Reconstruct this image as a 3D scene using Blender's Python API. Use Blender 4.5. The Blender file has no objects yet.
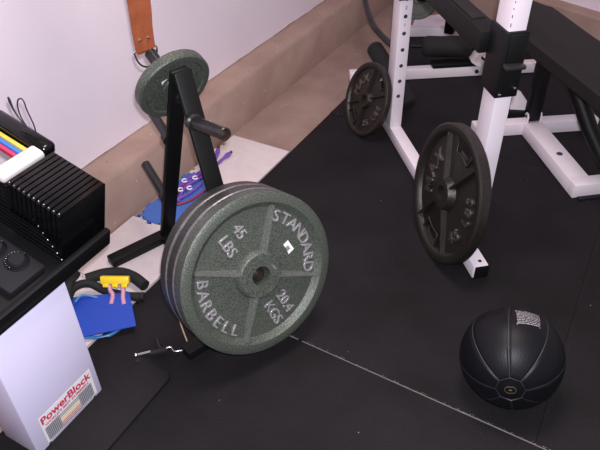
import bpy, bmesh, math, random
from mathutils import Vector, Matrix, noise
random.seed(7)
PI = math.pi
V = Vector
SC = bpy.context.scene
COL = SC.collection

# ------------------------------------------------------------------ camera
F = 635.0
vv = V((15, 780, F)).normalized()                # image direction of straight down
v1 = V((460, -530, F)); v1 = (v1 - vv * v1.dot(vv)).normalized()
yy = (-vv).cross(v1)
def cam2world(c): return V((v1.dot(c), yy.dot(c), -vv.dot(c)))
right, upv, back = cam2world(V((1, 0, 0))), cam2world(V((0, -1, 0))), cam2world(V((0, 0, -1)))
EYE = V((0, 0, 1.43))
cd = bpy.data.cameras.new('camera'); cam = bpy.data.objects.new('camera', cd); COL.objects.link(cam)
cm = Matrix((right, upv, back)).transposed().to_4x4(); cm.translation = EYE
cam.matrix_world = cm
cd.sensor_width = 36; cd.lens = 36 * F / 600; cd.clip_start = .02; cd.clip_end = 60
SC.camera = cam

# ------------------------------------------------------------------ light
w = bpy.data.worlds.new('room_light'); SC.world = w; w.use_nodes = True
w.node_tree.nodes['Background'].inputs[0].default_value = (1.0, .93, .95, 1)
w.node_tree.nodes['Background'].inputs[1].default_value = .38
def area(name, loc, target, size, energy, col):
    l = bpy.data.lights.new(name, 'AREA'); l.shape = 'DISK'; l.size = size; l.energy = energy; l.color = col
    o = bpy.data.objects.new(name, l); COL.objects.link(o); o.location = loc
    o.rotation_euler = (V(target) - V(loc)).to_track_quat('-Z', 'Y').to_euler(); return o
area('camera_flash', tuple(EYE + upv * .05 + right * .02 + back * .02), tuple(EYE - back * 2), .035, 36, (.93, .93, 1))
area('ceiling_lamp', (1.3, .5, 2.45), (1.4, .6, 0), .7, 29, (1, .87, .80))
SC.view_settings.view_transform = 'Standard'; SC.view_settings.look = 'None'
SC.view_settings.gamma = 1; SC.view_settings.use_curve_mapping = False
SC.view_settings.exposure = 0.0

# ------------------------------------------------------------------ materials
def mat(name, col, rough=.5, metal=0, col2=None, scale=40, bump=0, bscale=None, spots=None, spec=.5, detail=4, lo=.35, hi=.65, coat=0):
    m = bpy.data.materials.new(name); m.use_nodes = True
    nt = m.node_tree; b = nt.nodes['Principled BSDF']
    b.inputs['Roughness'].default_value = rough; b.inputs['Metallic'].default_value = metal
    b.inputs['Specular IOR Level'].default_value = spec
    b.inputs['Coat Weight'].default_value = coat
    b.inputs['Base Color'].default_value = (*col, 1)
    tc = nt.nodes.new('ShaderNodeTexCoord')
    out = None
    if col2:
        n = nt.nodes.new('ShaderNodeTexNoise'); n.inputs['Scale'].default_value = scale; n.inputs['Detail'].default_value = detail
        nt.links.new(tc.outputs['Object'], n.inputs['Vector'])
        r = nt.nodes.new('ShaderNodeValToRGB')
        r.color_ramp.elements[0].position = lo; r.color_ramp.elements[1].position = hi
        r.color_ramp.elements[0].color = (*col, 1); r.color_ramp.elements[1].color = (*col2, 1)
        nt.links.new(n.outputs['Fac'], r.inputs[0]); out = r.outputs[0]
        nt.links.new(out, b.inputs['Base Color'])
    if spots:                                    # (scale, radius, colour, density threshold)
        for (ss, rad, sc_, thr) in spots:
            v = nt.nodes.new('ShaderNodeTexVoronoi'); v.inputs['Scale'].default_value = ss
            nt.links.new(tc.outputs['Object'], v.inputs['Vector'])
            sx = nt.nodes.new('ShaderNodeSeparateColor'); nt.links.new(v.outputs['Color'], sx.inputs[0])
            l = nt.nodes.new('ShaderNodeMath'); l.operation = 'LESS_THAN'; l.inputs[1].default_value = rad
            nt.links.new(v.outputs['Distance'], l.inputs[0])
            g = nt.nodes.new('ShaderNodeMath'); g.operation = 'GREATER_THAN'; g.inputs[1].default_value = thr
            nt.links.new(sx.outputs[0], g.inputs[0])
            mu = nt.nodes.new('ShaderNodeMath'); mu.operation = 'MULTIPLY'
            nt.links.new(l.outputs[0], mu.inputs[0]); nt.links.new(g.outputs[0], mu.inputs[1])
            mx = nt.nodes.new('ShaderNodeMix'); mx.data_type = 'RGBA'
            nt.links.new(mu.outputs[0], mx.inputs[0])
            if out: nt.links.new(out, mx.inputs[6])
            else: mx.inputs[6].default_value = (*col, 1)
            mx.inputs[7].default_value = (*sc_, 1); out = mx.outputs[2]
        nt.links.new(out, b.inputs['Base Color'])
    if bump:
        n2 = nt.nodes.new('ShaderNodeTexNoise'); n2.inputs['Scale'].default_value = bscale or scale; n2.inputs['Detail'].default_value = 3
        nt.links.new(tc.outputs['Object'], n2.inputs['Vector'])
        bp = nt.nodes.new('ShaderNodeBump'); bp.inputs['Strength'].default_value = bump; bp.inputs['Distance'].default_value = .004
        nt.links.new(n2.outputs['Fac'], bp.inputs['Height']); nt.links.new(bp.outputs[0], b.inputs['Normal'])
    return m
M = dict(
 wall=mat('painted_drywall', (.73, .645, .74), .85, col2=(.78, .69, .78), scale=3, bump=.15, bscale=60),
 concrete=mat('beige_concrete', (.25, .165, .143), .9, col2=(.33, .225, .195), scale=5, bump=.35, bscale=90, detail=8,
              spots=[(60, .10, (.10, .06, .045), .93), (45, .12, (.55, .5, .47), .96)]),
 curb=mat('curb_concrete', (.32, .21, .178), .88, col2=(.39, .27, .23), scale=6, bump=.5, bscale=45, detail=8,
              spots=[(50, .14, (.7, .64, .62), .965), (60, .1, (.14, .08, .06), .965)]),
 rubber=mat('black_rubber_mat', (.0058, .0047, .0060), .66, col2=(.0118, .0096, .0118), scale=4, bump=.5, bscale=260, detail=6,
              spots=[(34, .055, (.35, .32, .32), .95), (70, .06, (.10, .09, .09), .93)], spec=.22),
 foam_white=mat('pale_foam_tile', (.62, .53, .55), .9, col2=(.66, .57, .58), scale=30, bump=.3, bscale=300, spots=[(40, .07, (.2, .16, .15), .95)]),
 foam_blue=mat('blue_foam_tile', (.05, .12, .42), .9, col2=(.06, .14, .46), scale=30, bump=.3, bscale=300),
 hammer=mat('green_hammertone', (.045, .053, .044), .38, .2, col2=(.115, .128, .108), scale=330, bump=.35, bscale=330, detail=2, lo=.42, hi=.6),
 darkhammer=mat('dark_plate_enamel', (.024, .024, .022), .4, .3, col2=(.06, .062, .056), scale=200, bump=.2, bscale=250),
 lip=mat('worn_highlit_plate_lip', (.17, .15, .17), .35, .6, col2=(.26, .23, .26), scale=120),  # worn lip, with its purple edge highlight mixed into the colour
 dust=mat('pale_concrete_dust', (.36, .30, .31), .9),
 ribm=mat('rib_highlight_paint', (.11, .12, .11), .3, .35, col2=(.19, .20, .19), scale=200),  # brighter than the plate: the ribs' lit-edge highlights put into the colour
 letters=mat('highlit_lettering', (.42, .40, .42), .25, .5),  # plate-coloured letters, painted brighter to stand for their shiny edges
 iron=mat('brown_grey_cast_iron', (.016, .013, .012), .33, .4, col2=(.034, .029, .026), scale=220, bump=.3, bscale=240),
 iron_hi=mat('highlit_iron_letters', (.17, .155, .15), .28, .8),  # dark iron letters, shiny-edge highlights painted in as a lighter tone
 blacksteel=mat('black_powder_coat', (.0045, .0045, .005), .5, spec=.25),
 blackmetal=mat('satin_black_steel', (.03, .03, .032), .28, .6, col2=(.055, .052, .055), scale=20),
 rust=mat('bare_steel_bore', (.10, .065, .055), .5, .6),
 white=mat('white_powder_coat', (.78, .70, .77), .38, col2=(.82, .74, .81), scale=8),
 panel=mat('white_plastic_panel', (.68, .635, .85), .45),
 bolt=mat('dark_bolt', (.05, .045, .06), .3, .8),
 chrome=mat('chrome', (.75, .74, .74), .15, 1),
 block=mat('gloss_black_block', (.003, .003, .0035), .14, spec=.4),
 traym=mat('black_tray_plastic', (.004, .004, .005), .55, spec=.2),
 greyplastic=mat('dark_grey_plastic', (.013, .012, .016), .65, spec=.2),
 bar=mat('cream_white_bar', (.80, .74, .74), .35),
 yellow=mat('yellow_band', (.75, .55, .08), .45), blueb=mat('blue_band', (.05, .18, .6), .45), redb=mat('red_band', (.5, .03, .10), .45),
 card=mat('royal_blue_card', (.012, .055, .40), .6),
 clip=mat('yellow_plastic', (.85, .60, .02), .35), pink=mat('pink_rubber_tube', (.55, .27, .36), .4),
 foamblack=mat('black_foam_grip', (.007, .007, .008), .8, bump=.3, bscale=200),
 bluetube=mat('blue_rubber_tube', (.05, .18, .45), .35),
 pad=mat('dark_vinyl_pad', (.014, .011, .012), .65, bump=.25, bscale=350, spec=.25),
 ball=mat('black_vinyl_ball', (.004, .004, .006), .46, bump=.12, bscale=260, spec=.24),
 seam=mat('ball_piping', (.02, .02, .028), .45),
 gold=mat('gold_print', (.07, .055, .02), .6),
 print=mat('pale_print', (.42, .38, .42), .6),
 leather=mat('tan_leather', (.25, .062, .024), .5, col2=(.31, .082, .032), scale=25, bump=.25, bscale=120),
 sticker=mat('white_paper_sticker', (.8, .78, .8), .6), ink=mat('black_ink', (.03, .03, .04), .6),
 red=mat('red_ink', (.55, .02, .10), .6), greyink=mat('grey_ink', (.17, .17, .21), .6),
 purple=mat('purple_plastic', (.17, .07, .42), .35), maroon=mat('maroon_cord', (.22, .02, .06), .5), whiteink=mat('white_spots', (.75, .7, .8), .5),
 cord=mat('dark_cord', (.02, .015, .04), .5), tan=mat('tan_cord', (.45, .28, .18), .6),
)

# ------------------------------------------------------------------ helpers
def T(*a): return Matrix.Translation(V(a))
def frame(o, x, y, z):                           # matrix with given axes
    m = Matrix((V(x), V(y), V(z))).transposed().to_4x4(); m.translation = V(o); return m
def nframe(c, az, el, spin=0):                   # local z = face normal, y = up as seen
    a, e = math.radians(az), math.radians(el)
    n = V((math.cos(a) * math.cos(e), math.sin(a) * math.cos(e), math.sin(e)))
    x = V((0, 0, 1)).cross(n).normalized(); y = n.cross(x)
    return frame(c, x, y, n) @ Matrix.Rotation(math.radians(spin), 4, 'Z')
def box(bm, c, s, m=Matrix(), bev=0):
    vs = [bm.verts.new(m @ V((c[0] + s[0] / 2 * a, c[1] + s[1] / 2 * b, c[2] + s[2] / 2 * d))) for a in (-1, 1) for b in (-1, 1) for d in (-1, 1)]
    fs = [bm.faces.new([vs[i] for i in f]) for f in ((0, 1, 3, 2), (4, 6, 7, 5), (0, 4, 5, 1), (2, 3, 7, 6), (0, 2, 6, 4), (1, 5, 7, 3))]
    if bev:
        es = list({e for f in fs for e in f.edges})
        bmesh.ops.bevel(bm, geom=es, offset=bev, segments=2, affect='EDGES', profile=.5)
    return bm
def prism(bm, pts, z0, z1, m=Matrix(), bev=0):
    lo = [bm.verts.new(m @ V((p[0], p[1], z0))) for p in pts]; hi = [bm.verts.new(m @ V((p[0], p[1], z1))) for p in pts]
    fs = [bm.faces.new(hi), bm.faces.new(lo[::-1])]
    n = len(pts)
    for i in range(n): fs.append(bm.faces.new((lo[i], lo[(i + 1) % n], hi[(i + 1) % n], hi[i])))
    if bev:
        bmesh.ops.bevel(bm, geom=list(fs[0].edges), offset=bev, segments=2, affect='EDGES', profile=.5)
    return bm
def lathe(bm, prof, m=Matrix(), n=64, close=True):   # prof: (r, z) around local z
    rings = []
    for r, z in prof:
        if r < 1e-6: rings.append([bm.verts.new(m @ V((0, 0, z)))])
        else: rings.append([bm.verts.new(m @ V((r * math.cos(2 * PI * i / n), r * math.sin(2 * PI * i / n), z))) for i in range(n)])
    pairs = list(zip(rings, rings[1:])) + ([(rings[-1], rings[0])] if close else [])
    for a, b in pairs:
        for i in range(n):
            j = (i + 1) % n
            if len(a) == 1 and len(b) == 1: continue
            if len(a) == 1: bm.faces.new((a[0], b[i], b[j]))
            elif len(b) == 1: bm.faces.new((a[i], b[0], a[j]))
            else: bm.faces.new((a[i], b[i], b[j], a[j]))
    return bm
def tube(bm, pts, r, n=12, cap=True, rs=None):
    pts = [V(p) for p in pts]; rings = []
    t0 = (pts[1] - pts[0]).normalized(); ref = V((0, 0, 1)) if abs(t0.z) < .9 else V((1, 0, 0))
    u = t0.cross(ref).normalized()
    for i, p in enumerate(pts):
        t = (pts[min(i + 1, len(pts) - 1)] - pts[max(i - 1, 0)]).normalized()
        u = (u - t * u.dot(t)).normalized(); v = t.cross(u); rr = rs[i] if rs else r
        rings.append([bm.verts.new(p + u * rr * math.cos(2 * PI * k / n) + v * rr * math.sin(2 * PI * k / n)) for k in range(n)])
    for a, b in zip(rings, rings[1:]):
        for k in range(n): bm.faces.new((a[k], a[(k + 1) % n], b[(k + 1) % n], b[k]))
    if cap: bm.faces.new(rings[0][::-1]); bm.faces.new(rings[-1])
    return bm
def smoothpts(P, n=8):                            # Catmull-Rom through control points
    P = [V(p) for p in P]; Q = [2 * P[0] - P[1]] + P + [2 * P[-1] - P[-2]]; out = []
    for i in range(1, len(Q) - 2):
        a, b, c, d = Q[i - 1:i + 3]
        for k in range(n):
            t = k / n
            out.append(.5 * ((2 * b) + (c - a) * t + (2 * a - 5 * b + 4 * c - d) * t * t + (3 * b - a - 3 * c + d) * t ** 3))
    out.append(P[-1]); return out
def capsule(bm, a, b, r, n=20, k=5):              # rod with rounded ends
    a, b = V(a), V(b); d = (b - a).normalized(); pts = []; rs = []
    for i in range(k + 1):
        t = PI / 2 * i / k; pts.append(a + d * r * .6 * (1 - math.cos(t)) * 1); rs.append(r * (.55 + .45 * math.sin(t)))
    for i in range(k + 1):
        t = PI / 2 * i / k; pts.append(b - d * r * .6 * (1 - math.sin(t))); rs.append(r * (.55 + .45 * math.cos(t)))
    return tube(bm, pts, r, n, rs=rs)
def glyphs(bm, ch, size, m, extrude=.0015, bold=0):
    cu = bpy.data.curves.new('glyph', 'FONT'); cu.body = ch; cu.size = size; cu.extrude = extrude; cu.align_x = 'CENTER'; cu.align_y = 'CENTER'
    cu.offset = bold - (.0003 if extrude > .002 else 0); cu.bevel_depth = .0008 if extrude > .002 else 0; cu.resolution_u = 3
    o = bpy.data.objects.new('glyph', cu); COL.objects.link(o)
    dg = bpy.context.evaluated_depsgraph_get(); me = bpy.data.meshes.new_from_object(o.evaluated_get(dg))
    me.transform(m); bm.from_mesh(me)
    bpy.data.objects.remove(o); bpy.data.curves.remove(cu); bpy.data.meshes.remove(me)
def arc_text(bm, s, size, r, a0, a1, z, inward=False, ex=.0015, bold=0):
    n = len(s)
    for i, ch in enumerate(s):
        a = math.radians(a0 + (a1 - a0) * i / (n - 1))
        glyphs(bm, ch, size, T(r * math.cos(a), r * math.sin(a), z) @ Matrix.Rotation(a + (PI / 2 if inward else -PI / 2), 4, 'Z'), ex, bold)
def inv(p):
    return p.matrix_basis.inverted() if p.parent is None else p.matrix_basis.inverted() @ inv(p.parent)
def obj(name, bm, m, parent=None, smooth=None, local=False):
    """link a bmesh (in world coordinates unless local) as ONE mesh object"""
    bmesh.ops.recalc_face_normals(bm, faces=bm.faces)
    if parent is not None and not local: bm.transform(inv(parent))
    me = bpy.data.meshes.new(name); bm.to_mesh(me); bm.free()
    me.materials.append(M[m] if isinstance(m, str) else m)
    if smooth is not None:
        for p in me.polygons: p.use_smooth = True
        me.set_sharp_from_angle(angle=math.radians(smooth))
    o = bpy.data.objects.new(name, me); COL.objects.link(o); o.parent = parent
    return o
def B(): return bmesh.new()
def tag(o, label, cat, group=None, kind=None):
    o['label'] = label; o['category'] = cat
    if group: o['group'] = group
    if kind: o['kind'] = kind
    return o
def thing(name, loc, label, cat, group=None, m=None):
    o = bpy.data.objects.new(name, None); COL.objects.link(o); o.empty_display_size = .05
    if m is not None: o.matrix_basis = m
    else: o.location = loc
    return tag(o, label, cat, group)
def struct(name, bm, m, smooth=None):
    o = obj(name, bm, m, None, smooth); o['kind'] = 'structure'; return o
def set_origin(o, p):                             # origin at the thing's own place
    p = V(p); o.data.transform(Matrix.Translation(-p)); o.location = p; return o
def dup(root, m, label):
    def cp(o, par):
        c = o.copy(); COL.objects.link(c); c.parent = par
        for ch in o.children: cp(ch, c)
        return c
    r = cp(root, None); r.matrix_basis = m; r['label'] = label
    return r

# ------------------------------------------------------------------ the setting
struct('floor', prism(B(), [(-1.5, -1.6), (4.9, -1.6), (4.9, 1.9), (-1.5, 1.9)], -.11, -.010), 'concrete')
def ragged_line(x0, x1, y, n, amp):
    return [(x0 + (x1 - x0) * i / n, y + random.uniform(-amp, amp)) for i in range(n + 1)]
# back wall with a concrete footing along it
bm = B(); N = 90
prof = lambda x: [(1.441 + .0008 * noise.noise(V((x * 6, 0, 0))), -.01), (1.4405 + .0008 * noise.noise(V((x * 9, 2, 0))), .186 + .002 * noise.noise(V((x * 7, 5, 0)))), (1.450, .199), (1.566, .2 + .003 * noise.noise(V((x * 9, 7, 0)))), (1.60, .2), (1.60, -.01)]
rings = []
for i in range(N + 1):
    x = -1.5 + 6.4 * i / N; rings.append([bm.verts.new((x, p[0], p[1])) for p in prof(x)])
for a, b in zip(rings, rings[1:]):
    for k in range(6): bm.faces.new((a[k], a[(k + 1) % 6], b[(k + 1) % 6], b[k]))
bm.faces.new(rings[0]); bm.faces.new(rings[-1][::-1])
struct('trim_1', bm, 'curb', 40)
bm = B(); N = 160; lo = []; lob = []
for i in range(N + 1):
    x = -1.5 + 6.4 * i / N; z = .204 + .004 * noise.noise(V((x * 11, 3, 1))) + .0025 * noise.noise(V((x * 40, 3, 1)))
    lo.append((x, z))
pts = lo + [(4.9, 2.6), (-1.5, 2.6)]
prism(bm, pts, -1.66, -1.566, Matrix(((1, 0, 0, 0), (0, 0, -1, 0), (0, 1, 0, 0), (0, 0, 0, 1))))
struct('wall_back', bm, 'wall')
# side wall, running off towards the right of the picture
d = V((.084, .216, 0)).normalized(); nrm = V((-d.y, d.x, 0))        # nrm points into the room
P0 = V((3.628, .45, 0))
sm = frame(P0, d, nrm, (0, 0, 1))
struct('wall_right', box(B(), (.0, -.06, 1.40), (2.36, .12, 2.4), sm), 'wall')
struct('trim_2', box(B(), (.0, .0, .095), (2.36, .17, .21), sm, .008), 'curb')
# rubber mats
def mat_piece(pts, label):
    o = obj('rubber_mat', prism(B(), pts, -.010, 0, bev=.0007), 'rubber')
    c = V((sum(p[0] for p in pts) / len(pts), sum(p[1] for p in pts) / len(pts), -.01)); set_origin(o, c)
    tag(o, label, 'mat', 'black rubber gym mats')
X0 = 1.0595; X1 = 1.0645
mat_piece([(-.9, -1.2), (X0 - .0462, -1.2), (X0 + .012, 1.141), (-.9, 1.141)], 'black rubber mat left of the long pale seam, under the white column and plate tree')
mat_piece([(X1 - .017, -.064), (2.290, -.060), (2.290, 1.143), (X1 + .012, 1.143)], 'black rubber mat right of the long seam, carrying the medicine ball')
mat_piece([(2.293, -.060), (3.40, -.060), (3.44, .05), (3.50, .30), (3.50, 1.145), (2.293, 1.145)], 'black rubber mat farthest back, under the rear cross rails of the rack')
mat_piece([(X1 - .0462, -1.2), (2.29, -1.2), (2.29, -.0604), (X1 - .017, -.0644)], 'black rubber mat at the bottom right corner, in front of the medicine ball')
# jigsaw foam tiles
def jig(p, q, n, amp):
    p, q = V(p), V(q); d = (q - p); L = d.length; d.normalize(); nn = V((-d.y, d.x)); out = []
    for i in range(n):
        s = 1 if i % 2 else -1; c = (i + .5) / n * L; h = L / n * .28
        for (a, b) in ((-.55, 0), (-.42, .45), (-.85, .75), (-.5, 1), (.5, 1), (.85, .75), (.42, .45), (.55, 0)):
            out.append(p + d * (c + a * h) + nn * (s * amp * b))
    return [(v.x, v.y) for v in out]
def tile(x0, x1, y0, y1, l, r, t, m, label):
    pts = [(x0, y0)]
    pts += [(x1, y0)]
    if r: pts += jig((x1, y0), (x1, y1), 6, -.012)
    pts += [(x1, y1)]
    if t: pts += jig((x1, y1), (x0, y1), 6, .010)
    pts += [(x0, y1)]
    if l: pts += jig((x0, y0), (x0, y1), 6, -.012)[::-1]
    o = obj('foam_floor_tile', prism(B(), pts, -.0098, .002), m)
    set_origin(o, ((x0 + x1) / 2, (y0 + y1) / 2, -.0098)); tag(o, label, 'foam tile', 'jigsaw foam floor tiles')
tile(.66, .965, 1.147, 1.435, 0, 1, 0, 'foam_white', 'pale foam tile mostly hidden behind the black dumbbell stand')
tile(.968, 1.283, 1.147, 1.435, 1, 1, 0, 'foam_white', 'pale foam tile under the rear foot bar, left of the blue tile')
tile(1.286, 1.603, 1.147, 1.424, 1, 1, 1, 'foam_blue', 'blue jigsaw foam tile under the plate tree')
tile(1.606, 1.925, 1.147, 1.424, 1, 0, 1, 'foam_white', 'pale foam tile right of the blue tile, by the purple rope handles')

# ------------------------------------------------------------------ plate tree
AX = V((1.152, 1.02, 0)); D = V((.354, .935, 0)); S = V((.935, -.354, 0))       # D: towards the wall, S: across
def tp(s, z, t=0): return AX + D * s + S * t + V((0, 0, z))
tree = thing('weight_plate_tree', AX, 'black A-frame plate tree with round pegs standing on two flat foot bars', 'plate rack')
def leg_bar(p, q, wS, wN, bm=None):
    bm = bm or B(); p, q = V(p), V(q); z = (q - p); L = z.length; z.normalize(); y = z.cross(S).normalized()
    return box(bm, (0, 0, L / 2), (wS, wN, L), frame(p, S, y, z), .004)
TOP = .715
for sgn in (1, -1):
    obj('leg', leg_bar(tp(sgn * .238, .03, .006), tp(sgn * .006, TOP, .018), .052, .016), 'blacksteel', tree, 40)
    bar = obj('foot_bar', box(B(), (0, 0, .0155), (.50, .045, .030), frame(tp(sgn * .245, 0), S, D, (0, 0, 1)) @ T(.040 if sgn > 0 else .022, 0, 0), .004), 'blacksteel', tree, 40)
obj('base_rail', box(B(), (0, 0, .0185), (.05, .44, .034), frame(tp(0, 0), S, D, (0, 0, 1)), .003), 'blacksteel', tree, 40)
def dirv(az, el):
    a, e = math.radians(az), math.radians(el); return V((math.cos(a) * math.cos(e), math.sin(a) * math.cos(e), math.sin(e)))
def peg(p, az, el, L, r=.0165):
    p = V(p); d = dirv(az, el)
    m = frame(p, *[c for c in (lambda x: (x, d.cross(x), d))(V((0, 0, 1)).cross(d).normalized())])
    o = obj('peg', lathe(B(), [(.0, 0), (r, 0), (r, L - .002), (r - .002, L), (r - .004, L), (r - .004, L - .03), (0, L - .03)], m, 28, False), 'blackmetal', tree, 40)
    bo = obj('peg_bore', lathe(B(), [(r - .0042, L - .001), (r - .0042, L - .029), (0, L - .029)], m, 24, False), 'rust', o, 40)
    obj('weld_collar', lathe(B(), [(r, .0), (r + .006, .0), (r + .006, .018), (r, .022)], m, 24), 'blackmetal', o, 40)
    return d
TOPB = tp(.024, .622, .028); TOPD = peg(TOPB, 72, 31, .165)
peg(tp(.090, .472), 62, 18, .165, .0145)
peg(tp(.180, .212), 63, 19, .160, .0145)
peg(tp(-.055, .596), -113, 13, .175)
BC = V((.995, .691, .28)); BN = dirv(-114.7, 16.5)
peg(BC - BN * .185, -114.7, 16.5, .178, .0175)

# ------------------------------------------------------------------ green barbell plates
def ribmesh(ang, r0, r1, b0, b1, t0, t1, zb, z0, z1, sc):
    bm = B(); m = Matrix.Rotation(ang, 4, 'Z') @ Matrix.Scale(sc, 4)
    vs = [bm.verts.new(m @ V(p)) for p in ((r0, -b0, zb), (r0, b0, zb), (r1, b1, zb), (r1, -b1, zb), (r0, -t0, z0), (r0, t0, z0), (r1, t1, z1), (r1, -t1, z1))]
    for f in ((0, 1, 2, 3), (4, 7, 6, 5), (0, 4, 5, 1), (1, 5, 6, 2), (2, 6, 7, 3), (3, 7, 4, 0)): bm.faces.new([vs[i] for i in f])
    return bm
def green_plate(root, R=.225, detail=True, m_='hammer'):
    # local frame: z=0 is the plane of the front lip, the plate reaches back to z=-.034
    prof = [(.0265, .004), (.060, .004), (.064, .001), (.069, -.014), (.182, -.015), (.194, -.005), (.198, 0), (.219, 0), (R, -.004), (R, -.036), (.219, -.040), (.198, -.040), (.190, -.031), (.067, -.029), (.062, -.040), (.0265, -.040)]
    body = obj('plate_body', lathe(B(), prof, n=128), m_, root, 35, True)
    for k in range(4):                            # tapering ridge ribs
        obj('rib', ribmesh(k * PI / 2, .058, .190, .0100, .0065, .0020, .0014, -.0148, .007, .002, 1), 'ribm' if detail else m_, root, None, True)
    if detail:
        bm = B(); arc_text(bm, 'STANDARD', .045, .160, 82, 8, -.0145, False, .0034); obj('raised_lettering', bm, 'letters', root, None, True)
        bm = B(); arc_text(bm, 'BARBELL', .044, .163, 190, 256, -.0145, True, .0034); obj('raised_lettering', bm, 'letters', root, None, True)
        for s, c in (('45', (-.080, .112)), ('LBS', (-.106, .071)), ('20.4', (.104, -.079)), ('KGS', (.072, -.111))):
            bm = B(); glyphs(bm, s, .042, T(c[0], c[1], -.0145) @ Matrix.Rotation(math.radians(-47), 4, 'Z'), .0034, 0); obj('raised_lettering', bm, 'letters', root, None, True)
        bm = B(); glyphs(bm, 'USA', .010, T(.036, .024, .004) @ Matrix.Rotation(math.radians(-40), 4, 'Z'), .0006)
        obj('raised_lettering', bm, 'letters', root, None, True)
        st = obj('price_sticker', prism(B(), [(-.0135, -.0175), (.0135, -.0175), (.0135, .0175), (-.0135, .0175)], 0, .0004, T(.079, .073, -.0147) @ Matrix.Rotation(math.radians(48), 4, 'Z')), 'sticker', root, None, True)
        bm = B()
        for i in range(9): box(bm, (0, -.007 + i * .0015, .0006), (.014 - (i % 3) * .003, .0008, .0004), T(.079, .073, -.0147) @ Matrix.Rotation(math.radians(48), 4, 'Z'))
        obj('sticker_print', bm, 'ink', st, None, True)
GRP = 'large green plates on the front peg'
g0 = thing('weight_plate', (0, 0, 0), 'large green-grey 45 lb plate in front with raised lettering and small sticker', 'weight plate', GRP, nframe(BC, -114.7, 16.5, -26))
green_plate(g0)
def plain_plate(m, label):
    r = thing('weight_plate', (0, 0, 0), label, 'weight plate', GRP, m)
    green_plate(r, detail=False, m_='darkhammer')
    obj('worn_highlit_lip', lathe(B(), [(.2225, -.0008), (.2245, -.003), (.2252, -.0045), (.2252, -.0055), (.2240, -.005), (.2220, -.002)], n=128), 'lip', r, 40, True)
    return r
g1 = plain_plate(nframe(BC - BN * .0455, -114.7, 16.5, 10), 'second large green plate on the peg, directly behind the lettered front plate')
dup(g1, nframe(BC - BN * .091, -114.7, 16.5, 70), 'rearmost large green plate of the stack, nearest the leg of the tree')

# small round green plate on the top rear peg
sd = TOPD; R1 = .108
m = nframe(TOPB + sd * .036, 68 + 180, -22, 0)      # local z faces the camera side
sp = thing('weight_plate', (0, 0, 0), 'small green plate hanging on the top peg with a tiny white sticker', 'weight plate', None, m)
obj('plate_body', lathe(B(), [(.019, 0), (.035, 0), (.037, -.004), (.086, -.005), (.09, 0), (R1 - .004, 0), (R1, -.004), (R1, -.027), (R1 - .004, -.03), (.019, -.03)], n=96), 'hammer', sp, 35, True)
st = obj('price_sticker', prism(B(), [(-.009, -.008), (.009, -.008), (.009, .008), (-.009, .008)], 0, .0004, T(-.033, .030, -.0046) @ Matrix.Rotation(.3, 4, 'Z')), 'sticker', sp, None, True)
obj('sticker_print', prism(B(), [(-.002, -.003), (.003, -.003), (.003, .001), (-.002, .001)], .0005, .0007, T(-.032, .029, -.0046)), 'ink', st, None, True)

# ------------------------------------------------------------------ leather strap with ring
PE = TOPB + TOPD * .156                            # end of the top peg
sx = S.copy()
strap = thing('leather_strap', PE, 'orange-tan leather strap with a steel D ring hooked over the top peg', 'strap')
bm = B(); pts = []
ts = PE + V((0, 0, .018)) - S * .014
cl = [ts + V((0, 0, 0)) , ts + V((.002, .001, .06)), ts + V((.005, -.001, .12)), ts + V((.010, .002, .3)), ts + V((.008, .02, .7)), ts + V((0, .03, 1.1))]
cl = smoothpts(cl, 6); wd = [.0285 + .009 * min(1, i / 30) for i in range(len(cl))]
rings = []
for i, p in enumerate(cl):
    wv = wd[i]; dd = D * .002
    rings.append([bm.verts.new(p + sx * a * wv + dd * b) for a, b in ((-1, -1), (1, -1), (1, 1), (-1, 1))])
for a, b in zip(rings, rings[1:]):
    for k in range(4): bm.faces.new((a[k], a[(k + 1) % 4], b[(k + 1) % 4], b[k]))
bm.faces.new(rings[0]); bm.faces.new(rings[-1])
obj('strap_body', bm, 'leather', strap, 50)
# folded end of the strap sewn back behind
obj('strap_fold', box(B(), (0, .004, .020), (.050, .003, .050), frame(ts - V((0, 0, .004)), S, D, (0, 0, 1)), .001), 'leather', strap, 40)
for a in (-.013, .013):
    obj('rivet', lathe(B(), [(0, .004), (.003, .003), (.0045, 0), (.0045, -.003), (0, -.003)], frame(ts + S * a + V((0, 0, .032)) - D * .003, S, (0, 0, 1), -D), 14, False), 'chrome', strap, 40)
rp = []
for i in range(33):
    a = PI * (1 + i / 32); rp.append(ts + S * .034 * math.cos(a) + V((0, 0, .050 * math.sin(a) + .002)) + D * .001)
rp = rp + [rp[0]]
obj('steel_ring', tube(B(), rp, .0028, 10), 'chrome', strap, 60)
hk = thing('wall_hook', (ts.x, 1.566, 1.89), 'black steel arm on the wall holding the leather strap', 'hook')
obj('arm', tube(B(), [(ts.x, 1.566, 1.90), (ts.x, 1.30, 1.90), (ts.x, ts.y + .03, 1.858), (ts.x, ts.y - .02, 1.87)], .008, 12), 'blackmetal', hk, 50)
obj('wall_flange', box(B(), (ts.x, 1.562, 1.90), (.05, .008, .09), Matrix(), .002), 'blackmetal', hk, 40)

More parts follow.
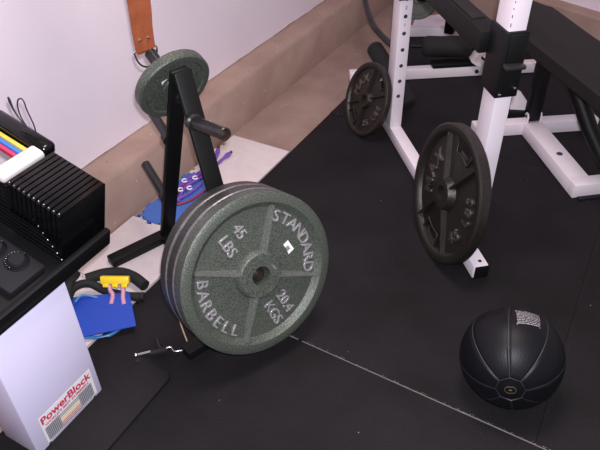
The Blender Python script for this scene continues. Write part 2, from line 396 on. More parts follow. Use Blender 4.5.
# ------------------------------------------------------------------ iron grip plates leaning on the rack
def grip_plate(root, R, th, word, lab2, k):
    """polar mesh with two hand slots; front lip plane z=0"""
    s = R / .2216; NA = 120
    slots = [(PI / 2, .25), (-PI / 2, .25)]
    def inslot(a, grow=0):
        for c, h in slots:
            dd = (a - c + PI) % (2 * PI) - PI
            if abs(dd) < h + grow: return True
        return False
    rs = [.0255, .0258, .046, .048, .056, .145, .162, .174, .186, .192, .197, .216, .2216]
    zf = [-.004, .008, .008, .004, -.014, -.017, -.017, -.017, -.017, -.004, 0, 0, -.005]
    zb = [-.036, -.036, -.036, -.034, -.028, -.028, -.028, -.028, -.028, -.032, -.038, -.038, -.032]
    bm = B(); fr = {}; bk = {}
    for i, r in enumerate(rs):
        for j in range(NA):
            a = 2 * PI * j / NA
            fr[i, j] = bm.verts.new((r * s * math.cos(a), r * s * math.sin(a), zf[i] * s))
            bk[i, j] = bm.verts.new((r * s * math.cos(a), r * s * math.sin(a), zb[i] * s))
    hole = lambda i, j: 5 <= i < 8 and inslot(2 * PI * (j % NA + .5) / NA)
    for i in range(len(rs) - 1):
        for j in range(NA):
            k2 = (j + 1) % NA
            if not hole(i, j):
                bm.faces.new((fr[i, j], fr[i, k2], fr[i + 1, k2], fr[i + 1, j])); bm.faces.new((bk[i, j], bk[i + 1, j], bk[i + 1, k2], bk[i, k2]))
                if hole(i, j + 1): bm.faces.new((fr[i, k2], fr[i + 1, k2], bk[i + 1, k2], bk[i, k2]))
                if hole(i, j - 1): bm.faces.new((fr[i, j], fr[i + 1, j], bk[i + 1, j], bk[i, j]))
                if hole(i + 1, j): bm.faces.new((fr[i + 1, j], fr[i + 1, k2], bk[i + 1, k2], bk[i + 1, j]))
                if hole(i - 1, j): bm.faces.new((fr[i, j], fr[i, k2], bk[i, k2], bk[i, j]))
    for j in range(NA):
        k2 = (j + 1) % NA
        bm.faces.new((fr[0, j], fr[0, k2], bk[0, k2], bk[0, j])); n_ = len(rs) - 1
        bm.faces.new((fr[n_, j], fr[n_, k2], bk[n_, k2], bk[n_, j]))
    obj('plate_body', bm, 'iron', root, 40, True)
    for c, h in slots:                             # raised rolled frame around each slot
        bm = B(); pts = []
        for t in range(13): a = c - h - .03 + (2 * h + .06) * t / 12; pts.append(V((.142 * s * math.cos(a), .142 * s * math.sin(a), -.013 * s)))
        for t in range(13): a = c + h + .03 - (2 * h + .06) * t / 12; pts.append(V((.187 * s * math.cos(a), .187 * s * math.sin(a), -.013 * s)))
        pts.append(pts[0]); tube(bm, pts, .0042 * s, 8)
        obj('slot_rim', bm, 'iron', root, 60, True)
    for q in (60, 124, 240, 304):
        obj('rib', ribmesh(math.radians(q), .044, .195, .0075, .005, .0030, .0020, -.0168, .005, -.002, s), 'iron', root, None, True)
    bm = B()
    arc_text(bm, word, .066 * s, .128 * s, 180 + 26, 180 - 24, -.0155 * s, False, .003, .0012)
    obj('raised_lettering', bm, 'iron_hi', root, None, True); bm = B()
    arc_text(bm, lab2, .048 * s, .142 * s, -38, 30, -.0155 * s, True, .003, .0008)
    obj('raised_lettering', bm, 'iron_hi', root, None, True)
mx = thing('grip_weight_plate', (0, 0, 0), 'large dark iron grip plate with hand slots leaning on the near white upright', 'weight plate', 'iron grip plates leaning on the rack', nframe((1.640, .411, .2225), 131, 10, -5))
grip_plate(mx, .2255, .036, 'MAX', '45 LBS', 0)
sm_ = thing('grip_weight_plate', (0, 0, 0), 'smaller dark iron grip plate leaning on the far white upright beside the concrete', 'weight plate', 'iron grip plates leaning on the rack', nframe((2.230, .950, .1475), 142, 20, -28))
grip_plate(sm_, .155, .034, 'MAX', '25 LBS', 0)

# ------------------------------------------------------------------ rack
RD = V((-.763, -.646, 0)).normalized(); RL = V((-RD.y, RD.x, 0))      # RD: along base rail to the viewer; RL: sideways (right)
rack = thing('bench_rack', (2.25, .81, 0), 'white steel bench press rack with punched uprights and black safety arm', 'weight rack')
PA = V((2.254, .826, 0)); PB = V((1.668, .309, 0)) + V((.004, .003, 0)); PE_ = V((1.563, .231, 0))
def rbox(c, s, m='white', name='rail', par=None, bev=.004, ax=None):
    X, Y = ax or (RL, RD)
    return obj(name, box(B(), (0, 0, 0), s, frame(c, X, Y, (0, 0, 1)), bev), m, par or rack, 40)
# base rail, from behind the far upright to the foot near the ball
q0 = PA - RD * .50; L = (PE_ - q0).length
br = rbox((q0 + PE_) / 2 + V((0, 0, .027)), (.05, L, .05), name='base_rail')
rbox(PE_ + RD * .001 + V((0, 0, .026)), (.047, .004, .046), 'blacksteel', 'end_cap', br, .001)
obj('bolt', lathe(B(), [(0, .002), (.006, .002), (.006, 0)], frame(PE_ - RD * .022 + V((0, 0, .0515)), RL, RD, (0, 0, 1)), 16, False), 'ink', br, 40)
def upright(P, h, holes):
    u = rbox(P + V((0, 0, .05 + h / 2)), (.05, .078, h), name='upright')
    for z in holes: obj('adjustment_hole', lathe(B(), [(.0, .0008), (.0072, .0008), (.0078, 0)], frame(P + RD * .039 + V((0, 0, z)), RL, (0, 0, 1), RD), 18, False), 'ink', u, 40)
    return u
ua = upright(PA, 1.45, [.20 + .066 * i for i in range(20)])
for i, t in enumerate(('1', '2', '3')):
    bm = B(); glyphs(bm, t, .018, frame(PA + RD * .0395 + V((0, 0, .497 + .066 * i)), RL, (0, 0, 1), RD), .0002); obj('hole_number', bm, 'ink', ua)
ub = upright(PB, 1.45, [])
bm = B()
for i in range(16): box(bm, (random.uniform(-.001, .001), .0393, .80 + i * .02 + random.uniform(-.004, .004)), (.0018, .0012, random.uniform(.004, .013)), frame(PB - RL * .022, RL, RD, (0, 0, 1)))
obj('paint_chips', bm, 'ink', ub)
# black sleeve, J hook and safety arm
sl = rbox(PB + V((0, 0, .688)), (.066, .094, .185), 'blacksteel', 'sleeve', None, .003)
rbox(PB + RL * .0 + RD * .050 + V((0, 0, .733)), (.044, .006, .085), 'blacksteel', 'catch_plate', sl, .002)
rbox(PB + RD * .058 + V((0, 0, .692)), (.056, .030, .012), 'blackmetal', 'catch_lip', sl, .003)
for a, z in ((0, .765), (-.02, .606), (.02, .622)):
    obj('bolt', lathe(B(), [(0, .004), (.004, .003), (.005, 0)], frame(PB + RD * .048 + RL * a + V((0, 0, z)), RL, (0, 0, 1), RD), 12, False), 'chrome', sl, 40)
a0 = PB - RL * .020 - RD * .04; a1 = PA - RL * .020 + RD * .03
arm = obj('safety_arm', box(B(), (0, 0, 0), (.062, (a1 - a0).length, .062), frame((a0 + a1) / 2 + V((0, 0, .7215)), RL, RD, (0, 0, 1)), .003), 'blacksteel', rack, 40)
obj('rubber_strip', box(B(), (0, -.02, .0325), (.040, (a1 - a0).length - .14, .006), frame((a0 + a1) / 2 + V((0, 0, .7215)), RL, RD, (0, 0, 1)), .002), 'pad', arm, 40)
rbox(PA + V((0, 0, .70)), (.066, .094, .215), 'blacksteel', 'sleeve', None, .003)
# rear cross rails
def railseg(p, q, h=.05, w_=.05, m='white', name='cross_rail', z0=.002, par=None):
    p, q = V(p), V(q); y = (q - p).normalized(); x = V((y.y, -y.x, 0)); L = (q - p).length
    return obj(name, box(B(), (0, L / 2, h / 2 + z0), (w_, L, h), frame(p, x, y, (0, 0, 1)), .004), m, par or rack, 40)
off = V((.82, .57, 0)) * .025
r2 = railseg(V((2.600, 1.190, 0)) + off, V((3.22, .287, 0)) + off)
def boltat(p, n, par, r=.010, m='bolt'):
    n = V(n).normalized(); x = V((0, 0, 1)).cross(n).normalized()
    obj('bolt', lathe(B(), [(0, .006), (r * .7, .005), (r, .001), (r, -.004)], frame(p, x, n.cross(x), n), 16, False), m, par, 40)
boltat((2.950, .668, .028), (-.82, -.57, 0), r2)
boltat((2.616, 1.150, .028), (-.82, -.57, 0), r2, .008)
railseg((2.85, .87, 0), (3.0, .655, 0), .022, .055, 'blacksteel', 'black_bracket', .053, r2)

# seat/leg-developer frame on the farther cross rail
ld = thing('leg_developer_frame', (3.33, 1.05, 0), 'white rear frame with a black foam roller, behind the safety arm', 'exercise attachment')
r3 = railseg((3.262, 1.180, 0), (3.56, .66, 0), .05, .05, 'white', 'cross_rail', .002, ld)
boltat((3.345, 1.03, .028), (-.86, -.5, 0), r3)
gm = frame((3.30, 1.13, .052), (.497, -.868, 0), (.868, .497, 0), (0, 0, 1))
obj('gusset', prism(B(), [(-.02, -.03), (.26, -.03), (.22, .16), (.02, .10)], 0, .008, gm), 'white', ld, 40)
cc = V((3.02, .86, .13))
roll_a, roll_b = V((2.90, .945, .125)), V((2.985, .72, .130))
fr_ = obj('foam_roller', capsule(B(), roll_a, roll_b, .050, 24), 'foamblack', ld, 50)
obj('roller_rod', tube(B(), [roll_a + (roll_a - roll_b) * .22, roll_b + (roll_b - roll_a) * .10], .010, 12), 'blacksteel', fr_, 50)
obj('white_bracket', box(B(), (0, 0, 0), (.07, .07, .085), frame((2.96, .662, .105), (.497, -.868, 0), (.868, .497, 0), (0, 0, 1)) @ Matrix.Rotation(.6, 4, 'Y'), .003), 'white', ld, 40)
obj('pull_pin', tube(B(), [(2.885, .635, .13), (2.915, .625, .145), (2.95, .62, .15)], .010, 12, rs=[.012, .007, .009]), 'chrome', ld, 50)
obj('post', box(B(), (3.30, .93, .20), (.05, .05, .30), Matrix(), .004), 'blacksteel', ld, 40)
obj('roller_arm', tube(B(), [(3.30, .93, .12), (3.02, .695, .10)], .018, 12), 'blacksteel', ld, 50)
# dark green plate and another roller behind the arm
dp = thing('weight_plate', (0, 0, 0), 'dark green plate between the far white upright and the safety arm', 'weight plate', None, nframe((3.155, 1.075, .265), 205, 12, 0))
obj('plate_body', lathe(B(), [(.02, 0), (.03, 0), (.034, -.006), (.085, -.006), (.092, 0), (.108, 0), (.112, -.004), (.112, -.026), (.108, -.03), (.02, -.03)], n=72), 'hammer', dp, 35, True)
hp = obj('holding_peg', tube(B(), [V((3.155, 1.075, .265)) + dirv(205, 12) * .01, (3.30, .95, .22)], .018, 14), 'blackmetal', ld, 50)
r_ = obj('foam_roller', capsule(B(), (3.20, .86, .36), (3.28, .66, .36), .055, 24), 'foamblack', ld, 50)
obj('roller_rod', tube(B(), [(3.17, .93, .36), (3.30, .61, .36)], .010, 12), 'blackmetal', r_, 50)
obj('roller_post', tube(B(), [(3.30, .93, .34), (3.18, .905, .36)], .016, 12), 'blacksteel', ld, 50)

# curved black bar with long foam grip behind the far upright
cb = thing('curved_bar', (2.72, 1.06, 0), 'black bent tube bar with a thick foam grip behind the far upright', 'bar')
obj('bar', tube(B(), smoothpts([(3.10, 1.40, .42), (2.977, 1.311, .33), (2.879, 1.254, .31), (2.789, 1.196, .29), (2.699, 1.129, .27), (2.639, 1.066, .26), (2.594, 1.007, .25), (2.52, .92, .245), (2.40, .88, .24), (2.315, .875, .24)], 8), .014, 14), 'blackmetal', cb, 60)
obj('foam_grip', capsule(B(), (2.675, 1.11, .178), (2.455, .826, .042), .040, 24), 'foamblack', cb, 50)

# ------------------------------------------------------------------ bench
bench = thing('weight_bench', (2.58, .34, 0), 'flat bench with a long dark vinyl pad on a white base', 'bench')
bd = V((-.823, -.567, 0)).normalized(); bl = V((bd.y, -bd.x, 0))     # bd: along the pad towards the viewer
ZP = .455
def pp(x, y, z): return V((x, y, z))
padc = [(2.418, .395), (2.06, .07), (1.75, -.18), (1.97, -.34), (2.26, -.10), (2.535, .165), (2.79, .375), (2.835, .46), (2.78, .53), (2.66, .52)]
# rounded outline
out = []
cpts = [V((*p, 0)) for p in padc]
for i, p in enumerate(cpts):
    a, b = cpts[i - 1], cpts[(i + 1) % len(cpts)]
    for t in (0, .5, 1):
        q1 = p + (a - p) * .18; q2 = p + (b - p) * .18
        out.append(((1 - t) ** 2) * q1 + 2 * t * (1 - t) * p + t * t * q2)
pad = obj('pad', prism(B(), [(p.x, p.y) for p in out], ZP - .046, ZP, bev=.014), 'pad', bench, 60)
obj('pad_board', prism(B(), [((p.x - 2.3) * .93 + 2.3, (p.y - .1) * .93 + .1) for p in out], ZP - .056, ZP - .046), 'blacksteel', bench, 40)
bp = V((2.545, .315, 0)); be = V((2.185, .045, 0))
jd = (be - bp).normalized(); jl = V((-jd.y, jd.x, 0))
obj('base_rail', box(B(), (0, 0, .030), (.082, (be - bp).length, .055), frame((bp + be) / 2, jl, jd, (0, 0, 1)), .004), 'white', bench, 40)
obj('rail_hole', lathe(B(), [(0, .002), (.011, .002), (.012, 0)], frame(bp + jd * .27 + V((0, 0, .0578)), jl, jd, (0, 0, 1)), 20, False), 'ink', bench, 40)
cr = obj('cross_rail', box(B(), (0, 0, .029), (.055, .54, .055), frame(V((2.557, .298, 0)), jd, V((.57, -.82, 0)).normalized(), (0, 0, 1)), .004), 'white', bench, 40)
obj('white_gusset', prism(B(), [(0, 0), (.10, 0), (.03, .085), (0, .10)], -.004, .004, frame((2.60, .42, .056), (.35, -.93, 0), (0, 0, 1), (-.93, -.35, 0))), 'white', cr, 40)
obj('gusset_base', box(B(), (.05, 0, .028), (.12, .04, .056), frame((2.60, .42, 0), (.35, -.93, 0), (.93, .35, 0), (0, 0, 1)), .003), 'blacksteel', cr, 40)
fo = obj('front_foot', box(B(), (.13, .005, .030), (.34, .055, .057), frame(be, (.62, -.785, 0), jd, (0, 0, 1)), .004), 'white', bench, 40)
obj('foot_pad', box(B(), (.13, .03, .004), (.30, .04, .007), frame(be, (.62, -.785, 0), jd, (0, 0, 1)), .002), 'greyplastic', fo, 40)
for dx in (-.028, .030):
    c = bp + V((.62, -.785, 0)) * dx + jd * .012
    ear = obj('bolt_ear', prism(B(), [(-.014, 0), (.014, 0), (.014, .03), (.008, .042), (-.008, .042), (-.014, .03)], -.003, .003, frame(c + V((0, 0, .056)), jd, (0, 0, 1), V(jd).cross(V((0, 0, 1))))), 'white', bench, 40)
    boltat(c + V((0, 0, .085)) - V((.62, -.785, 0)) * .004, -V((.62, -.785, 0)), ear, .007)
boltat(V((2.565, .36, .028)) + jd * .045 + V((-.62, .785, 0)) * .03, jd, cr, .010)
boltat(bp + jd * .03 + V((.62, -.785, 0)) * .05 + V((0, 0, .028)), jd, cr, .008)
obj('post', box(B(), (0, 0, .23), (.05, .05, .33), frame(bp + V((-.002, 0, 0)), jl, jd, (0, 0, 1)), .003), 'blacksteel', bench, 40)
obj('support_tube', tube(B(), [(2.385, .20, .37), (2.315, .075, .20), (2.27, -.02, .09)], .030, 16), 'blacksteel', bench, 40)
kn = obj('adjust_knob', lathe(B(), [(0, .022), (.010, .018), (.014, .008), (.012, -.004), (.006, -.014), (.006, -.03)], frame((2.375, .232, .355), bl, (0, 0, 1), V((-.6, .5, .3)).normalized()), 16, False), 'bolt', bench, 50)

# ------------------------------------------------------------------ medicine ball
RB = .129; BCc = V((1.173, .053, RB + .0005))
bx_ = V((-.962, -.195, .181)).normalized()
by_ = V((0, 0, 1)).cross(bx_).normalized(); bz_ = bx_.cross(by_)
ballm = frame(BCc, by_, bz_, bx_) @ Matrix.Rotation(math.radians(14), 4, 'Z')                 # local z: towards the cap
ball = thing('medicine_ball', (BCc.x, BCc.y, 0), 'shiny black panelled medicine ball with pale printing, resting on the mat', 'medicine ball')
def gore(th):                                     # eight slightly puffed panels
    k = abs(math.sin(4 * (th + PI / 8 * 0))); return k
bm = B(); NT, NP = 128, 64; rings = []
for i in range(NP + 1):
    phi = PI * i / NP; row = []
    if i in (0, NP): rings.append([bm.verts.new(ballm @ V((0, 0, RB * (.985) * (1 if i == 0 else -1))))]); continue
    for j in range(NT):
        th = 2 * PI * j / NT + PI / 2; s_ = abs(math.sin(4 * (th - PI / 2)))
        g = min(1, s_ / .22); e = min(1, max(0, (math.sin(phi) - .18) / .08)) if True else 1
        r = RB * (1 - .022 * (1 - g) ** 2 * e)
        if phi < .285 or phi > PI - .285: r = RB * .985
        row.append(bm.verts.new(ballm @ V((r * math.sin(phi) * math.cos(th), r * math.sin(phi) * math.sin(th), r * math.cos(phi)))))
    rings.append(row)
for a, b in zip(rings, rings[1:]):
    for j in range(NT):
        k = (j + 1) % NT
        if len(a) == 1: bm.faces.new((a[0], b[j], b[k]))
        elif len(b) == 1: bm.faces.new((a[j], b[0], a[k]))
        else: bm.faces.new((a[j], b[j], b[k], a[k]))
obj('panelled_skin', bm, 'ball', ball, 60)
def onball(phi, th, r): return ballm @ V((r * math.sin(phi) * math.cos(th), r * math.sin(phi) * math.sin(th), r * math.cos(phi)))
for q in range(8):
    th = PI / 2 + q * PI / 4
    obj('seam_piping', tube(B(), [onball(.275 + (PI - .55) * i / 40, th, RB * .985) for i in range(41)], .0016, 6), 'seam', ball, 60)
obj('cap_ring', tube(B(), [onball(.275, PI / 2 + PI / 4 * (i), RB * .992) for i in range(9)], .0016, 6), 'seam', ball, 60)
bm = B()
tube(bm, [onball(.07 * (1 + .5 * abs(math.cos(t * PI / 8))), t * PI / 8, RB * .986) for t in range(17)], .0010, 5)
tube(bm, [onball(.03, 0, RB * .9865), onball(.03, PI, RB * .9865)], .002, 6)
obj('gold_emblem', bm, 'gold', ball)
# rows of tiny pale print on the top
bm = B()
lc = [V((.33, .19, .92)), V((.50, -.24, .83)), V((-.064, .073, .995)), V((.10, -.335, .935))]
def labp(u, v): return ((lc[0] * (1 - u) + lc[1] * u) * (1 - v) + (lc[2] * (1 - u) + lc[3] * u) * v).normalized()
for row in range(9):
    v0, v1 = (row + .18) / 9, (row + .68) / 9; u = .02
    while u < .97:
        L = random.choice((.02, .035, .05, .03)); u1 = min(.98, u + L)
        q = [BCc + labp(a, b) * (RB * 1.004) for a, b in ((u, v0), (u1, v0), (u1, v1), (u, v1))]
        bm.faces.new([bm.verts.new(p) for p in q]); u = u1 + random.choice((.012, .012, .03))
for (u, u1, v0, v1) in ((0, 1, -.02, .012), (0, 1, .99, 1.02), (-.01, .012, 0, 1)):
    q = [BCc + labp(a, b) * (RB * 1.004) for a, b in ((u, v0), (u1, v0), (u1, v1), (u, v1))]; bm.faces.new([bm.verts.new(p) for p in q])
obj('printed_notice', bm, 'print', ball)

# ------------------------------------------------------------------ dumbbell stand
ph = math.radians(16); O = V((0, 1.0, .462)); AA = V((0, math.cos(ph), math.sin(ph))); UU = V((0, -math.sin(ph), math.cos(ph)))
bf = frame(O, (1, 0, 0), AA, UU)                  # local: x, along the dumbbell, up from the tray
stand = thing('dumbbell_stand', (.53, 1.06, 0), 'white column dumbbell stand with a black tilted tray and flat black base', 'stand')
obj('base_plate', prism(B(), [(.30, .86), (.765, .86), (.782, .875), (.80, 1.12), (.785, 1.135), (.30, 1.135)], 0, .009, bev=.004), 'rubber', stand, 40)
colm = obj('column', box(B(), (.5355, 1.055, .2235), (.225, .12, .429), Matrix(), .005), 'panel', stand, 40)
bm = B()
for x in (.457, .613): lathe(bm, [(0, .003), (.003, .003), (.004, 0)], frame((x + .005, .995, .0155), (1, 0, 0), (0, 0, 1), (0, -1, 0)), 14, False)
obj('screw', bm, 'ink', colm, 40)
fy = frame((.005, .995, 0), (1, 0, 0), (0, 0, 1), (0, -1, 0))      # panel frame: x, z -> local x, y
lab = obj('label', prism(B(), [(.453, .020), (.605, .020), (.625, .020), (.625, .118), (.453, .118)], -.0002, .0004, fy), 'sticker', colm)
bm = B(); glyphs(bm, 'PowerBlock', .034, fy @ T(.5375, .1005, .0006) @ Matrix.Diagonal((.98, 1, 1, 1)), .0002, .0009); glyphs(bm, "WORLD'S BEST DUMBBELL", .0122, fy @ T(.5375, .0805, .0006) @ Matrix.Diagonal((1.02, 1, 1, 1)), .0002, .0002)
obj('red_lettering', bm, 'red', lab)
for x0 in (.459, .570): obj('printed_weights', box(B(), (x0 + .023, .0485, .0006), (.046, .048, .0002), fy), 'greyink', lab)
bm = B()
for x0 in (.459, .570):
    for i in range(9): box(bm, (x0 + .003 + i * .005, .0485, .0009), (.0007, .048, .0001), fy)
obj('weight_lines', bm, 'sticker', lab)
for k, (z, c) in enumerate(((.068, 'greyink'), (.061, 'greyink'), (.053, 'yellow'), (.046, 'clip'), (.039, 'redb'), (.032, 'redb'), (.026, 'greyink'))):
    obj('colour_stripe', box(B(), (.5375, z, .0006), (.064, .0034, .0002), fy), c, lab)
bm = B()
for i in range(26): box(bm, (.466 + i * .0055, .0222 + 0 * i, .0007), (.0035, .0022, .0002), fy)
obj('small_print', bm, 'greyink', lab)
# tray: floor, rims
tray = obj('tray', box(B(), (.5675, .235, -.012), (.435, .53, .018), bf, .004), 'traym', stand, 40)
obj('tray_rim', box(B(), (.5675, -.022, .010), (.435, .016, .042), bf, .004), 'traym', tray, 40)
for x, n_ in ((.350, 1),): obj('tray_rim', box(B(), (x, .235, .002), (.012, .53, .040), bf, .004), 'traym', tray, 40)
ins = obj('tray_insert', box(B(), (.572, .13, .008), (.100, .24, .024), bf, .006), 'greyplastic', tray, 40)
for (x, a_) in ((.590, .062), (.585, .122)):
    kb = obj('round_knob', lathe(B(), [(0, .014), (.016, .014), (.019, .011), (.020, 0)], bf @ T(x, a_, .020), 36, False), 'greyplastic', tray, 40)
    bm = B()
    for i in range(12):
        t = i / 12 * PI * 1.1 + .1; box(bm, (.0235 * math.cos(t), .0235 * math.sin(t), .004), (.0022, .0022, .006), bf @ T(x, a_, .020), .0006)
    obj('knurled_studs', bm, 'chrome', kb)
    obj('knob_recess', lathe(B(), [(.021, .0005), (.027, .0005), (.027, .0025), (.025, .003)], bf @ T(x, a_, .0195), 36, False), 'traym', kb, 40)

# ------------------------------------------------------------------ selector dumbbell (nested plates)
db = thing('selector_dumbbell', O + V((.73, .2, .05)), 'black nested-plate dumbbell with yellow, blue and red rails on the stand tray', 'dumbbell')
XL, XR, HB = .660, .798, .158
def roundrect(x0, x1, z0, z1, r, n=4):
    o = []
    for cx, cz, a0 in ((x1 - r, z1 - r, 0), (x0 + r, z1 - r, PI / 2), (x0 + r, z0 + r, PI), (x1 - r, z0 + r, 1.5 * PI)):
        for i in range(n + 1): a = a0 + PI / 2 * i / n; o.append((cx + r * math.cos(a), cz + r * math.sin(a)))
    return o
my = bf @ Matrix(((1, 0, 0, 0), (0, 0, 1, 0), (0, 1, 0, 0), (0, 0, 0, 1)))    # prism extrudes along the dumbbell
for k in range(11):
    a_ = k * .0138
    for far in (0, 1):
        aa = a_ if not far else .49 - a_ - .0105
        pl_ = obj('nested_plate', prism(B(), roundrect(XL, XR, .0, HB, .008), aa, aa + .0100, my), 'block', db, 40)
    z = .012 + k * .0118
    rl = obj('side_rail', box(B(), (XL - .002 + .001 * k, .245, z), (.006, .49 - 2 * a_, .0085), bf, .0025), 'block', db, 40)
    cap_ = obj('rail_stud', lathe(B(), [(0, .003), (.0022, .002), (.003, 0)], bf @ T(XL + .001 * k - .0015, a_ - .0005, z) @ Matrix.Rotation(PI / 2, 4, 'X'), 10, False), 'chrome', rl, 50)
# bright corner studs on the plates
for k in range(11):
    obj('corner_stud', lathe(B(), [(0, .0016), (.0012, .0012), (.0018, 0)], bf @ T(XL + .0035, k * .0138 + .005, HB - .0012), 10, False), 'chrome', db, 60)
obj('pale_cross_bar', box(B(), (.738, .178, .148), (.150, .036, .026), bf, .008), 'bar', db, 50)
obj('top_rail', box(B(), (.795, .245, .150), (.040, .175, .036), bf, .010), 'block', db, 50)
for x, c in ((.766, 'yellow'), (.752, 'blueb'), (.738, 'redb')):
    obj('coloured_rail', box(B(), (x, .265, .142), (.0105, .135, .012), bf, .002), c, db, 40)
obj('grip_handle', tube(B(), [bf @ V((.70, .16, .09)), bf @ V((.70, .34, .09))], .016, 18), 'block', db, 50)

# thin cord looped above the dumbbell
cpt = lambda a, u: bf @ V((.797, a, u))
loops = [cpt(.200, .176), cpt(.205, .200), cpt(.222, .232), cpt(.228, .250), cpt(.236, .256), cpt(.247, .245), cpt(.25, .225), cpt(.243, .20), cpt(.228, .182),
         cpt(.236, .182), cpt(.262, .208), cpt(.272, .232), cpt(.277, .236), cpt(.274, .222), cpt(.258, .20), cpt(.235, .185), cpt(.215, .176)]
co = obj('cord', tube(B(), smoothpts(loops, 6), .0016, 8), 'cord'); set_origin(co, cpt(.22, .176))
tag(co, 'thin dark cord looped above the black dumbbell rail against the pale wall', 'cord')

# ------------------------------------------------------------------ exercise tubes and card behind the column
ex = thing('resistance_tube_set', (.93, 1.25, .002), 'black foam handle with a yellow clip and pink rubber tubes, lying beside the blue card', 'exercise tubes')
fg = obj('foam_handle', tube(B(), smoothpts([(.935, 1.322, .030), (.978, 1.285, .034), (1.004, 1.240, .036), (1.010, 1.190, .034), (1.000, 1.138, .030)], 8), .018, 18), 'foamblack', ex, 60)
def poly_face(*p): pass
yc = V((.942, 1.196, .078)); yx = V((.46, -.89, 0)).normalized(); yz = V((0, 0, 1))
yf = frame(yc, yx, V((.45, .31, .84)).normalized(), yx.cross(V((.45, .31, .84)).normalized()))
cl_ = obj('yellow_clip', box(B(), (0, 0, 0), (.088, .024, .020), yf, .003), 'clip', ex, 40)
for a in (-.029, .0, .029): obj('clip_tooth', box(B(), (a, -.016, .003), (.018, .012, .014), yf, .002), 'clip', cl_, 40)
for a in (-.020, .020):
    s0 = yf @ V((a, -.015, .0)); obj('pink_tube', tube(B(), smoothpts([s0, s0 + V((-.008, -.008, -.014)), s0 + V((-.018 - a * .3, -.018, -.026)), s0 + V((-.04, -.035, -.034))], 6), .007, 12), 'pink', ex, 60)
rt = thing('resistance_band', (.86, 1.27, .002), 'coiled black exercise tube with blue cord, lying behind the white column', 'exercise band')
obj('tube', tube(B(), smoothpts([(.80, 1.27, .05), (.86, 1.30, .06), (.91, 1.285, .05), (.93, 1.23, .022), (.96, 1.127, .016)], 8), .013, 14), 'foamblack', rt, 60)
obj('tube', tube(B(), smoothpts([(.79, 1.255, .05), (.85, 1.30, .085), (.90, 1.315, .09)], 8), .016, 14), 'foamblack', rt, 60)
obj('tube', tube(B(), smoothpts([(.84, 1.22, .015), (.88, 1.225, .016), (.93, 1.19, .018), (.972, 1.12, .016)], 8), .013, 14), 'foamblack', rt, 60)
obj('blue_cord', tube(B(), smoothpts([(.83, 1.262, .050), (.860, 1.262, .052), (.885, 1.235, .035), (.90, 1.20, .02)], 8), .0035, 10), 'bluetube', rt, 60)
# blue card
cz = [(.845, 1.305, .035), (.950, 1.157, .038), (.857, 1.052, .030), (.750, 1.163, .028)]
bm = B(); top = [bm.verts.new(p) for p in cz]; bot = [bm.verts.new(V(p) - V((0, 0, .003))) for p in cz]
bm.faces.new(top); bm.faces.new(bot[::-1])
for i in range(4): bm.faces.new((bot[i], bot[(i + 1) % 4], top[(i + 1) % 4], top[i]))
card = obj('blue_card', bm, 'card'); set_origin(card, (.85, 1.17, .03)); tag(card, 'flat royal blue rectangular card lying against the white column', 'card')
bt = obj('rubber_tube', tube(B(), smoothpts([(.75, 1.19, .012), (.79, 1.128, .006), (.83, 1.108, .005), (.885, 1.11, .006), (.93, 1.14, .008)], 8), .0055, 12), 'bluetube')
set_origin(bt, (.83, 1.108, 0)); tag(bt, 'short light blue rubber tube curving out from under the blue card', 'rubber tube')

# ------------------------------------------------------------------ small things on the floor
pin = thing('spring_pin', (.825, .935, .001), 'chrome hitch pin with a black grip lying by the front foot bar', 'pin')
obj('pin_shaft', tube(B(), [(.783, .990, .012), (.815, .955, .016)], .0042, 12), 'chrome', pin, 60)
obj('pin_end', lathe(B(), [(0, -.004), (.006, -.003), (.007, .002), (.004, .006), (0, .006)], T(.781, .992, .012), 14, False), 'chrome', pin, 60)
obj('black_grip', tube(B(), [(.808, .958, .013), (.838, .925, .018)], .009, 14), 'foamblack', pin, 60)
obj('black_lever', tube(B(), [(.826, .937, .018), (.838, .956, .030), (.846, .962, .040)], .0055, 12), 'foamblack', pin, 60)
obj('wire_end', tube(B(), smoothpts([(.836, .926, .022), (.846, .916, .022), (.845, .905, .012), (.855, .893, .010), (.872, .872, .010)], 6), .0030, 10), 'chrome', pin, 60)
obj('rubber_tip', lathe(B(), [(0, -.006), (.007, -.004), (.007, .004), (0, .006)], T(.769, .975, .008), 12, False), 'foamblack', pin, 60)
tc_ = obj('cord', tube(B(), smoothpts([(.955, .985, .105), (.926, .946, .060), (.901, .910, .030), (.884, .883, .004)], 6), .0022, 8), 'tan'); set_origin(tc_, (.884, .883, 0))
tag(tc_, 'thin tan cord hanging down behind the stacked plates to the front foot bar', 'cord')

jr = thing('jump_rope', (1.70, 1.36, .002), 'jump rope with purple handles and maroon cord on the blue and pale tiles', 'jump rope')
for (a, b) in (((1.725, 1.375, .014), (1.785, 1.405, .016)), ((1.735, 1.350, .014), (1.780, 1.345, .016))):
    h = obj('handle', tube(B(), [V(a), V(a).lerp(V(b), .3), V(a).lerp(V(b), .7), V(b)], .008, 14, rs=[.004, .007, .010, .007]), 'purple', jr, 60)
    d_ = (V(b) - V(a)).normalized(); obj('handle_tip', tube(B(), [V(b), V(b) + d_ * .012], .006, 12), 'ink', h, 60)
def ropepts(r, cx, cy, w_, h_, t0, t1, z, wob=0):
    return [(cx + w_ * math.cos(t0 + (t1 - t0) * i / 30) * (1 + wob * math.sin(i)), cy + h_ * math.sin(t0 + (t1 - t0) * i / 30), z) for i in range(31)]
obj('cord', tube(B(), ropepts(0, 1.54, 1.335, .13, .045, .5, 5.9, .007, .03), .005, 10), 'maroon', jr, 60)
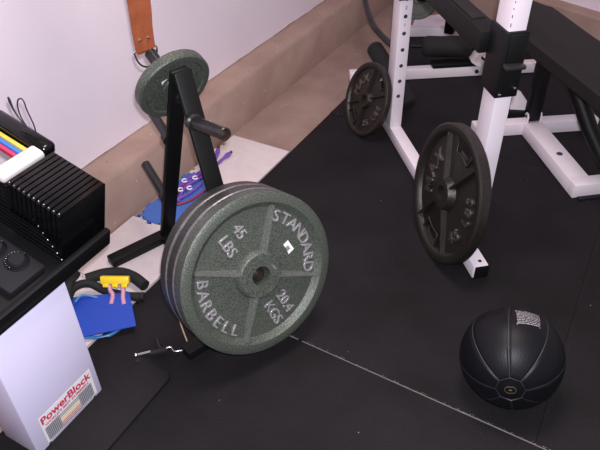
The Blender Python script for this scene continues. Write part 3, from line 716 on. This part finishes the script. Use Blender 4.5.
obj('cord', tube(B(), ropepts(0, 1.53, 1.355, .11, .032, .2, 5.0, .014, .05), .005, 10), 'purple', jr, 60)
obj('cord', tube(B(), smoothpts([(1.38, 1.345, .008), (1.45, 1.40, .010), (1.58, 1.37, .010), (1.725, 1.375, .012)], 8), .006, 10), 'purple', jr, 60)
obj('cord', tube(B(), smoothpts([(1.42, 1.335, .008), (1.50, 1.36, .016), (1.60, 1.35, .012), (1.735, 1.350, .012)], 8), .006, 10), 'purple', jr, 60)
for (x, y) in ((1.44, 1.375), (1.475, 1.362), (1.53, 1.385), (1.50, 1.338), (1.565, 1.36)):
    obj('bead', tube(B(), ropepts(0, x, y, .010, .010, 0, 1.5 * PI, .022), .0032, 8), 'whiteink', jr, 60)

# loose grit along the seam, mats and footing: uncountable debris
bm = B()
def chip(p, s):
    m_ = T(*p) @ Matrix.Rotation(random.uniform(0, 6), 4, 'Z') @ Matrix.Rotation(random.uniform(-.5, .5), 4, 'X')
    box(bm, (0, 0, 0), (s, s * random.uniform(.4, .9), s * .4), m_)
for i in range(380):
    y = random.uniform(-.5, 1.13); chip((1.0615 + (y - .5) * .0245 + random.uniform(-.0022, .0022), y, random.choice((-.003, -.0015, .0006))), random.uniform(.0008, .002))
for i in range(90):
    chip((random.uniform(1.1, 3.4), 1.44 + random.betavariate(2, 2) * .12, .2015), random.uniform(.002, .006))
for i in range(120):
    chip((random.uniform(1.9, 3.6), random.uniform(1.17, 1.43), -.009), random.uniform(.0015, .006))
ys = [-.5 + 1.63 * i / 120 for i in range(121)]; prev = None
for y in ys:                                      # pale dust packed in the seam
    c_ = 1.0615 + (y - .5) * .0245; w_ = .0008 + .0009 * noise.noise(V((y * 30, 0, 0)))
    row = [bm.verts.new((c_ + a * w_, y, z)) for a, z in ((-1, -.009), (1, -.009), (1, -.0040), (-1, -.0040))]
    if prev:
        for k in range(4): bm.faces.new((prev[k], prev[(k + 1) % 4], row[(k + 1) % 4], row[k]))
    prev = row
gr = obj('grit', bm, 'dust'); gr['kind'] = 'stuff'; tag(gr, 'pale concrete grit scattered along the mat seam and footing', 'grit')
